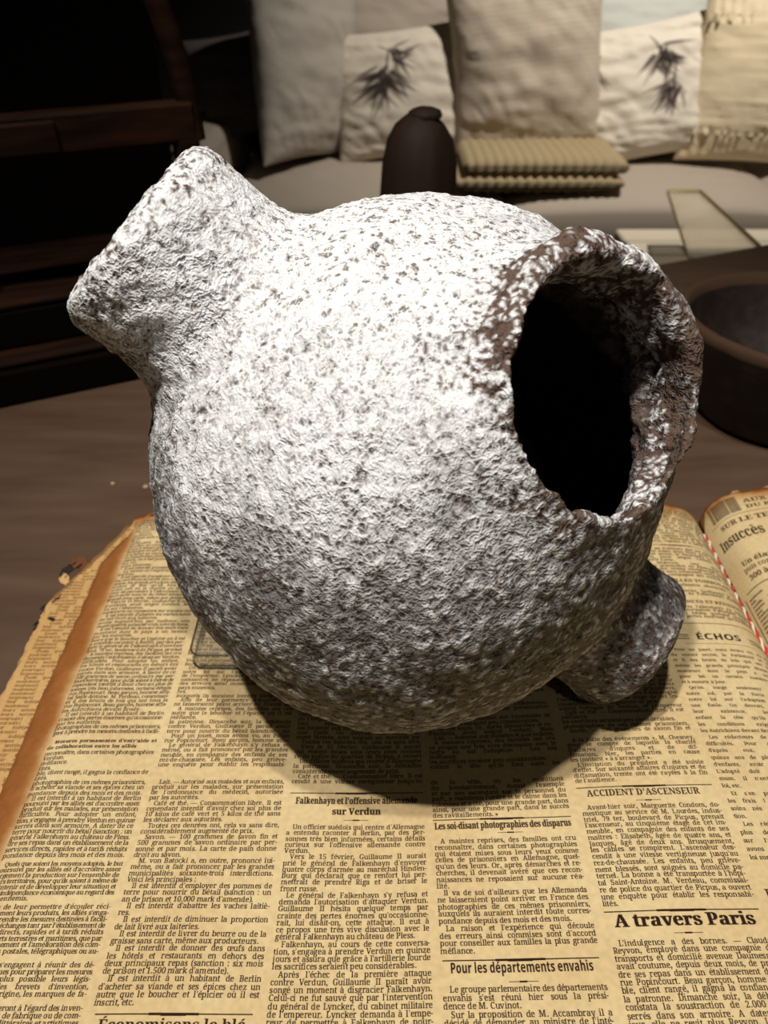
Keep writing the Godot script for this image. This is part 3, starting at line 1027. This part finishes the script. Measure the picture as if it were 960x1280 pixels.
	for s in spots:
		i += 1
		var seed_i := i
		var f := func(u: float, v: float) -> Vector3:
			var a := (u - 0.5) * 2.0
			var b := (v - 0.5) * 2.0
			var rr: float = s[2] * 0.5 * (1.0 + 0.45 * edge_n.get_noise_2d(a * 2.0 + seed_i * 7.0, b * 2.0))
			return Vector3(a * rr * (1.0 - 0.35 * b * b), 0.35 * rr * a * a + 0.25 * rr * sin(b * 2.0 + seed_i), b * rr * 1.7)
		var o := part("torn_flake", slab(10, 10, f, 0.0005, func(_p, u, v): return Vector2(u, v)), flake_mats[s[3]], t, Vector3(s[0] + 0.0055, -0.0140, s[1]))
		o.rotation = Vector3(0.2 * sin(i * 2.0), i * 1.3, 0.35 * cos(i))

# ------------------------------------------------------------------ the clay pot
const VC := Vector3(0.0143, 0.1172, -0.2943)
const VR := 0.1178
var FLAT := Vector3(0.94, -0.28, 0.18).normalized()
const VM := Vector3(0.0738, 0.1970, -0.2348)
var LIT_DIR := Vector3(-0.22, 0.93, 0.28).normalized()  # painted shade on the pot deepens away from this direction
const MAJ := 0.0393
const MIN := 0.0070
var NA := Vector3(-0.1053, 0.1059, -0.0007).normalized()
var NL := 0.157
var FA := Vector3(0.107, -0.0802, 0.0339).normalized()
var FL := 0.140
var MN := Vector3(0.499, 0.539, 0.681).normalized()

func smin(a: float, b: float, k: float) -> float:
	var h := maxf(k - absf(a - b), 0.0) / k
	return minf(a, b) - h * h * k * 0.25

func cone(p: Vector3, a: Vector3, b: Vector3, ra: float, rb: float) -> float:
	var ba := b - a
	var t := clampf((p - a).dot(ba) / ba.length_squared(), 0.0, 1.0)
	return (p - a - ba * t).length() - lerpf(ra, rb, t)

func hollow(p: Vector3) -> float:
	var inner := (p - VC).length() - (VR - 0.021)
	inner = smin(inner, cone(p, VM + MN * 0.04, VC + (VM - VC) * 0.3, 0.0345, 0.056), 0.006)
	var q := p - VC
	var t := q.dot(NA)
	if t > 0.06:
		inner = minf(inner, maxf((q - NA * t).length() - 0.026, -t + 0.05))
	t = q.dot(FA)
	if t > 0.06:
		inner = minf(inner, maxf((q - FA * t).length() - 0.026, -t + 0.05))
	return inner

func pot_sdf(p: Vector3) -> float:
	var q := p - VC
	# the flank towards the foot is flatter than the rest
	var d := (q + FLAT * (0.105 * maxf(q.dot(FLAT), 0.0))).length() - VR
	# neck up to the left
	var t := q.dot(NA)
	var r := (q - NA * t).length()
	var e := r - (0.0422 + 0.001 * clampf((0.13 - t) / 0.05, 0.0, 1.0))
	e = -smin(-e, -(t - NL), 0.011)
	e = -smin(-e, t, 0.01)
	d = smin(d, e, 0.014)
	# foot down to the right
	t = q.dot(FA)
	r = (q - FA * t).length()
	e = r - (0.0365 + 0.0035 * clampf((t - 0.125) / 0.02, 0.0, 1.0))
	e = -smin(-e, -(t - FL), 0.012)
	e = -smin(-e, t, 0.01)
	d = smin(d, e, 0.012)
	# collar and rolled lip of the mouth
	q = p - VM
	var h := q.dot(MN)
	r = (q - MN * h).length()
	e = cone(p, VC + (VM - VC) * 0.35, VM - MN * 0.004, 0.072, 0.0425)
	e = maxf(e, h)
	d = smin(d, e, 0.022)
	e = sqrt((r - MAJ) * (r - MAJ) + h * h) - MIN
	d = smin(d, e, 0.006)
	return -smin(-d, hollow(p), 0.005)

func pot() -> void:
	var H := 0.0013
	var lo := Vector3(-0.15, -0.004, -0.43)
	var B := 4
	var nb := Vector3i(66, 60, 55)
	var nx := nb.x * B + 1
	var ny := nb.y * B + 1
	var nzz := nb.z * B + 1
	var sy := nx
	var sz := nx * ny
	var val := PackedFloat32Array()
	val.resize(nx * ny * nzz)
	val.fill(99.0)
	var vid := PackedInt32Array()
	vid.resize(nx * ny * nzz)
	vid.fill(-1)
	var reach := H * B * 0.5 * 1.7321 * 1.12 + 0.0004
	var blocks := PackedInt32Array()
	for bz in nb.z:
		for by in nb.y:
			for bx in nb.x:
				if absf(pot_sdf(lo + Vector3(bx + 0.5, by + 0.5, bz + 0.5) * (H * B))) < reach:
					blocks.append(bx * B)
					blocks.append(by * B)
					blocks.append(bz * B)
	for k in range(0, blocks.size(), 3):
		for z in range(blocks[k + 2], blocks[k + 2] + B + 1):
			for y in range(blocks[k + 1], blocks[k + 1] + B + 1):
				var at := z * sz + y * sy + blocks[k]
				for x in B + 1:
					if val[at + x] > 90.0:
						val[at + x] = pot_sdf(lo + Vector3(blocks[k] + x, y, z) * H)
	var offs := [0, 1, sy, sy + 1, sz, sz + 1, sz + sy, sz + sy + 1]
	var corner_at := []
	for c in 8:
		corner_at.append(Vector3(c & 1, (c >> 1) & 1, (c >> 2) & 1))
	var edges := []
	for a in 8:
		for b in [1, 2, 4]:
			if not (a & b):
				edges.append([a, a | b])
	var pos := PackedVector3Array()
	var cells := PackedInt32Array()
	for k in range(0, blocks.size(), 3):
		for z in range(blocks[k + 2], blocks[k + 2] + B):
			for y in range(blocks[k + 1], blocks[k + 1] + B):
				for x in range(blocks[k], blocks[k] + B):
					var at := z * sz + y * sy + x
					if absf(val[at]) > H * 1.8:
						continue
					var m := 0
					for c in 8:
						if val[at + offs[c]] < 0.0:
							m |= 1 << c
					if m == 0 or m == 255:
						continue
					var s := Vector3.ZERO
					var n := 0
					for e in edges:
						var ia: int = e[0]
						var ib: int = e[1]
						if ((m >> ia) & 1) != ((m >> ib) & 1):
							var va := val[at + offs[ia]]
							var vb := val[at + offs[ib]]
							s += (corner_at[ia] as Vector3).lerp(corner_at[ib], va / (va - vb))
							n += 1
					vid[at] = pos.size()
					cells.append(at)
					pos.append(lo + (Vector3(x, y, z) + s / n) * H)
	var tri := PackedInt32Array()
	var quad := [[1, sy, sz], [sy, sz, 1], [sz, 1, sy]]
	for i in cells.size():
		var at := cells[i]
		for q in quad:
			var a: bool = val[at] < 0.0
			var b: bool = val[at + q[0]] < 0.0
			if a == b:
				continue
			var v1 := vid[at - q[1]]
			var v2 := vid[at - q[1] - q[2]]
			var v3 := vid[at - q[2]]
			if v1 < 0 or v2 < 0 or v3 < 0:
				continue
			if a:
				tri.append_array(PackedInt32Array([i, v2, v1, i, v3, v2]))
			else:
				tri.append_array(PackedInt32Array([i, v1, v2, i, v2, v3]))
	var nrm := normals(pos, tri)
	# lumps pressed in by hand, then the crust of plaster
	var lump := noise(201, 17.0, 2)
	var mid := noise(202, 75.0, 3)
	var fine := noise(203, 230.0, 3)
	var dent := noise(204, 38.0, 2)
	var patch := noise(205, 30.0, 4)
	var spec := noise(206, 330.0, 3)
	var scrape := noise(207, 90.0, 3)
	var colors := PackedColorArray()
	colors.resize(pos.size())
	var kind := PackedByteArray()
	kind.resize(pos.size())
	var plaster := Color(0.71, 0.72, 0.73)
	var shade_grey := Color(0.155, 0.145, 0.138)  # grey of the shade painted on the lower half
	var clay := Color(0.095, 0.060, 0.047)
	for i in pos.size():
		var p := pos[i]
		var q := p - VC
		var tn := q.dot(NA)
		var tf := q.dot(FA)
		var qm := p - VM
		var h := qm.dot(MN)
		var rm := (qm - MN * h).length()
		var ring := sqrt((rm - MAJ) * (rm - MAJ) + h * h)
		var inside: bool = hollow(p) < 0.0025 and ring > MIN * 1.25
		var neck := sstep(0.085, 0.115, tn)
		var foot := sstep(0.09, 0.11, tf)
		var lip := 1.0 - sstep(MIN * 1.0, MIN * 2.0, ring)
		var m1 := mid.get_noise_3dv(p)
		var f1 := fine.get_noise_3dv(p)
		var d := 0.0022 * lump.get_noise_3dv(p) * (1.0 - neck * 0.4) + 0.0011 * m1 * (1.0 + 0.2 * neck + 0.5 * lip - 0.6 * foot) + 0.0005 * f1
		d += lip * 0.0016 * dent.get_noise_3dv(p)
		if inside:
			d += 0.002 * m1
		pos[i] = p + nrm[i] * d
		# where the white has worn through to the brown clay
		var w := patch.get_noise_3dv(p) * 0.7 + spec.get_noise_3dv(p) * 1.15 + scrape.get_noise_3dv(p) * 0.45
		# shade painted into the colour: darker away from the upper side, broken by noise
		var low_shade := sstep(0.98, 0.32, q.normalized().dot(LIT_DIR) + 0.30 * patch.get_noise_3dv(p * 0.7))
		var bare := -0.78 + 0.86 * lip + 0.30 * low_shade  # more bare clay within the painted shade
		bare += 0.55 * sstep(NL - 0.022, NL - 0.004, tn) * neck
		bare += 0.28 * foot
		# a browner run beside the mouth and under the neck
		bare += 0.42 * (1.0 - sstep(0.0, 0.024, ring - MIN)) * (1.0 - lip)
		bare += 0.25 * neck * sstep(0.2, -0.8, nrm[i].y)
		var k := sstep(-0.10, 0.10, w + bare)
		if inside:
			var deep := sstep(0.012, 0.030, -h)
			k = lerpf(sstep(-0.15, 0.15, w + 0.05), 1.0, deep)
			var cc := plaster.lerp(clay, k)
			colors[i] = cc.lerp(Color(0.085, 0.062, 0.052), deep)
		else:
			# inside the painted shade only the crests of the crust keep a lit white
			var crest := sstep(-0.06, 0.30, f1 * 0.9 + m1 * 0.45 + 0.04 - 0.30 * (low_shade - 0.5))
			colors[i] = plaster.lerp(shade_grey.lerp(plaster, crest * (1.0 - 0.35 * low_shade)), low_shade).lerp(clay, k)
		var c := 0
		if inside:
			c = 4
		elif ring < MIN * 1.6:
			c = 3
		elif tn > 0.116:
			c = 1
		elif tf > 0.108:
			c = 2
		kind[i] = c
	nrm = normals(pos, tri)
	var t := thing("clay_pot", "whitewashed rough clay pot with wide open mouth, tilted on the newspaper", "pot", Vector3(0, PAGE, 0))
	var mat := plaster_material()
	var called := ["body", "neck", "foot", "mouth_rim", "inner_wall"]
	for c in 5:
		var remap := PackedInt32Array()
		remap.resize(pos.size())
		remap.fill(-1)
		var pp := PackedVector3Array()
		var nn := PackedVector3Array()
		var cc := PackedColorArray()
		var ii := PackedInt32Array()
		for k in range(0, tri.size(), 3):
			if kind[tri[k]] != c:
				continue
			for e in 3:
				var v := tri[k + e]
				if remap[v] < 0:
					remap[v] = pp.size()
					pp.append(pos[v])
					nn.append(nrm[v])
					cc.append(colors[v])
				ii.append(remap[v])
		var arr := []
		arr.resize(Mesh.ARRAY_MAX)
		arr[Mesh.ARRAY_VERTEX] = pp
		arr[Mesh.ARRAY_NORMAL] = nn
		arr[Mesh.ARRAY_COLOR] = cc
		arr[Mesh.ARRAY_INDEX] = ii
		var am := ArrayMesh.new()
		am.add_surface_from_arrays(Mesh.PRIMITIVE_TRIANGLES, arr)
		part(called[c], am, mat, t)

func normals(pos: PackedVector3Array, tri: PackedInt32Array) -> PackedVector3Array:
	var n := PackedVector3Array()
	n.resize(pos.size())
	for k in range(0, tri.size(), 3):
		var a := tri[k]
		var b := tri[k + 1]
		var c := tri[k + 2]
		var f := (pos[c] - pos[a]).cross(pos[b] - pos[a])
		n[a] += f
		n[b] += f
		n[c] += f
	for i in n.size():
		n[i] = n[i].normalized()
	return n

func plaster_material() -> StandardMaterial3D:
	var S := 1024
	var a := noise(301, 0.036, 5)
	a.domain_warp_enabled = true
	a.domain_warp_amplitude = 14.0
	a.domain_warp_frequency = 0.03
	var b := noise(302, 0.065, 3)
	b.fractal_type = FastNoiseLite.FRACTAL_RIDGED
	var c := noise(303, 0.016, 3)
	var ia := a.get_seamless_image(S, S)
	var ib := b.get_seamless_image(S, S)
	var ic := c.get_seamless_image(S, S)
	for im in [ia, ib, ic]:
		im.convert(Image.FORMAT_L8)
	var da: PackedByteArray = ia.get_data()
	var db: PackedByteArray = ib.get_data()
	var dc: PackedByteArray = ic.get_data()
	var col := PackedByteArray()
	col.resize(S * S * 3)
	var hgt := PackedByteArray()
	hgt.resize(S * S)
	for i in S * S:
		var fa := da[i] / 255.0
		var fb := db[i] / 255.0
		var fc := dc[i] / 255.0
		var h := fa * 0.62 + fb * 0.38
		hgt[i] = int(clampf(h, 0, 1) * 255)
		# pits where the wash did not reach stay dark; they are thicker in some places
		var k := 1.0 - sstep(0.24 + 0.22 * (fc - 0.35), 0.44 + 0.22 * (fc - 0.35), h)
		k *= 0.82
		var w := 0.94 + 0.06 * fa
		col[i * 3] = int(255 * lerpf(w, 0.36, k))
		col[i * 3 + 1] = int(255 * lerpf(w, 0.325, k))
		col[i * 3 + 2] = int(255 * lerpf(w, 0.30, k))
	var m := flat(Color.WHITE, 0.85, 0.0, 0.4)
	m.vertex_color_use_as_albedo = true
	m.albedo_texture = ImageTexture.create_from_image(Image.create_from_data(S, S, false, Image.FORMAT_RGB8, col))
	m.heightmap_enabled = true
	m.heightmap_texture = ImageTexture.create_from_image(Image.create_from_data(S, S, false, Image.FORMAT_L8, hgt))
	m.heightmap_scale = 0.20
	m.uv1_triplanar = true
	m.uv1_triplanar_sharpness = 4.0
	m.uv1_scale = Vector3(6.0, 6.0, 6.0)
	return m

# ------------------------------------------------------------------ small things
func small_things() -> void:
	# clear acrylic wedge that keeps the pot from rolling
	var acr := flat(Color(0.95, 0.97, 0.95, 0.07), 0.03)
	acr.transparency = BaseMaterial3D.TRANSPARENCY_ALPHA
	acr.albedo_color = Color(0.90, 0.86, 0.76, 0.08)
	var a := thing("acrylic_block", "small clear acrylic block propping the clay pot at its lower left", "block", P(-0.070, 0.0060, -0.309))
	part("body", rounded_block(0.066, 0.011, 0.066, 0.006), acr, a)
	var edge := flat(Color(0.24, 0.22, 0.17, 0.62), 0.2)
	edge.transparency = BaseMaterial3D.TRANSPARENCY_ALPHA
	for y in [-0.0048, 0.0048]:
		var path := []
		for c in 4:
			for k in 7:
				var g := PI * 0.5 * (c + k / 6.0)
				path.append(Vector3(0.027 * [1, -1, -1, 1][c] + 0.006 * cos(g), y, 0.027 * [1, 1, -1, -1][c] + 0.006 * sin(g)))
		path.append(path[0])
		part("polished_edge", tube(path, 0.0006, 6), edge, a)
	# dark bowl
	var bowl := thing("bowl", "large dark brown wooden bowl behind the pot's mouth at the right", "bowl", P(0.376, TABLE - PAGE, -0.648))
	var bm := flat(Color.WHITE, 0.6, 0.0, 0.4)
	bm.albedo_texture = ramp_noise(noise(61, 0.03, 4), 256, [0.0, 0.5, 1.0], [Color(0.07, 0.05, 0.04), Color(0.13, 0.10, 0.08), Color(0.24, 0.18, 0.14)])
	bm.uv1_triplanar = true
	bm.uv1_scale = Vector3(5, 5, 5)
	bm.heightmap_enabled = true
	bm.heightmap_texture = bm.albedo_texture
	bm.heightmap_scale = 0.4
	part("body", lathe([[0.0, 0.0], [0.062, 0.0], [0.072, 0.006], [0.090, 0.045], [0.104, 0.080], [0.108, 0.092]], 56, 0.02, 5), bm, bowl)
	part("inner_wall", lathe([[0.098, 0.092], [0.092, 0.075], [0.078, 0.045], [0.05, 0.02], [0.0, 0.014]], 56, 0.02, 5), bm, bowl)
	var rimm := flat(Color(0.25, 0.185, 0.14), 0.8, 0.0, 0.2)
	rimm.heightmap_enabled = true
	rimm.heightmap_texture = bm.albedo_texture
	rimm.heightmap_scale = 0.3
	rimm.uv1_triplanar = true
	rimm.uv1_scale = Vector3(6, 6, 6)
	part("rim", lathe([[0.108, 0.092], [0.1095, 0.098], [0.106, 0.102], [0.101, 0.101], [0.098, 0.092]], 56, 0.02, 5), rimm, bowl)
	# dark carved vase
	var v := thing("carved_vase", "dark brown carved wooden vase standing before the leaf print cushion", "vase", P(0.036, TABLE - PAGE, -0.83))
	var vm := flat(Color(0.145, 0.094, 0.064), 0.7, 0.0, 0.3)
	part("body", lathe([[0.0, 0.0], [0.034, 0.0], [0.038, 0.01], [0.040, 0.08], [0.0405, 0.15], [0.038, 0.185], [0.032, 0.208], [0.024, 0.221], [0.014, 0.229], [0.0, 0.231]], 40, 0.10, 6), vm, v)
	part("knob", lathe([[0.014, 0.0], [0.017, 0.003], [0.015, 0.008], [0.008, 0.011], [0.0, 0.012]], 20, 0.2, 7), vm, v, Vector3(0.004, 0.2245, 0))
	# crumbs of paper on the table
	var cm := flat(Color(0.62, 0.54, 0.44), 0.95)
	var spots := [[182, Vector3(-0.2005, 0, -0.5265), "pale paper crumb on the table close beside the pot's left edge", 0.0045], [142, Vector3(-0.2294, 0, -0.5311), "fainter small paper crumb on the table farther left of the pot", 0.0038]]
	for s in spots:
		var o := MeshInstance3D.new()
		o.name = numbered("paper_crumb")
		var rr: float = s[3]
		o.mesh = lathe([[0.0, 0.0], [rr * 0.5, 0.0], [rr * 0.55, rr * 0.25], [rr * 0.3, rr * 0.5], [0.0, rr * 0.55]], 9, 0.4, int(s[0]))
		o.material_override = cm
		add_child(o)
		o.position = P(s[1].x, TABLE - PAGE, s[1].z)
		tag(o, s[2], "crumb")

func rounded_block(w: float, h: float, d: float, r: float) -> ArrayMesh:
	var st := SurfaceTool.new()
	st.begin(Mesh.PRIMITIVE_TRIANGLES)
	st.set_smooth_group(0)
	var ring := []
	for c in 4:
		for i in 7:
			var a := PI * 0.5 * (c + i / 6.0)
			var cx: float = (w * 0.5 - r) * [1, -1, -1, 1][c]
			var cz: float = (d * 0.5 - r) * [1, 1, -1, -1][c]
			ring.append([Vector2(cx, cz), Vector2(cos(a), sin(a))])
	var prof := []
	var e := 0.003
	for i in 5:
		var a := PI * 0.5 * i / 4.0
		prof.append([r - e + e * sin(a), -h * 0.5 + e - e * cos(a)])
	for i in 5:
		var a := PI * 0.5 * i / 4.0
		prof.append([r - e + e * cos(a), h * 0.5 - e + e * sin(a)])
	var n := ring.size()
	for p in prof:
		for q in ring:
			var xy: Vector2 = q[0] + q[1] * p[0]
			st.add_vertex(Vector3(xy.x, p[1], xy.y))
	for i in prof.size() - 1:
		for j in n:
			var a := i * n + j
			var b := i * n + (j + 1) % n
			for k in [a, b, a + n, b, b + n, a + n]:
				st.add_index(k)
	var base := prof.size() * n
	st.add_vertex(Vector3(0, -h * 0.5, 0))
	st.add_vertex(Vector3(0, h * 0.5, 0))
	for j in n:
		var k := (j + 1) % n
		for q in [base, k, j]:
			st.add_index(q)
		var o := (prof.size() - 1) * n
		for q in [base + 1, o + j, o + k]:
			st.add_index(q)
	st.generate_normals()
	return st.commit()
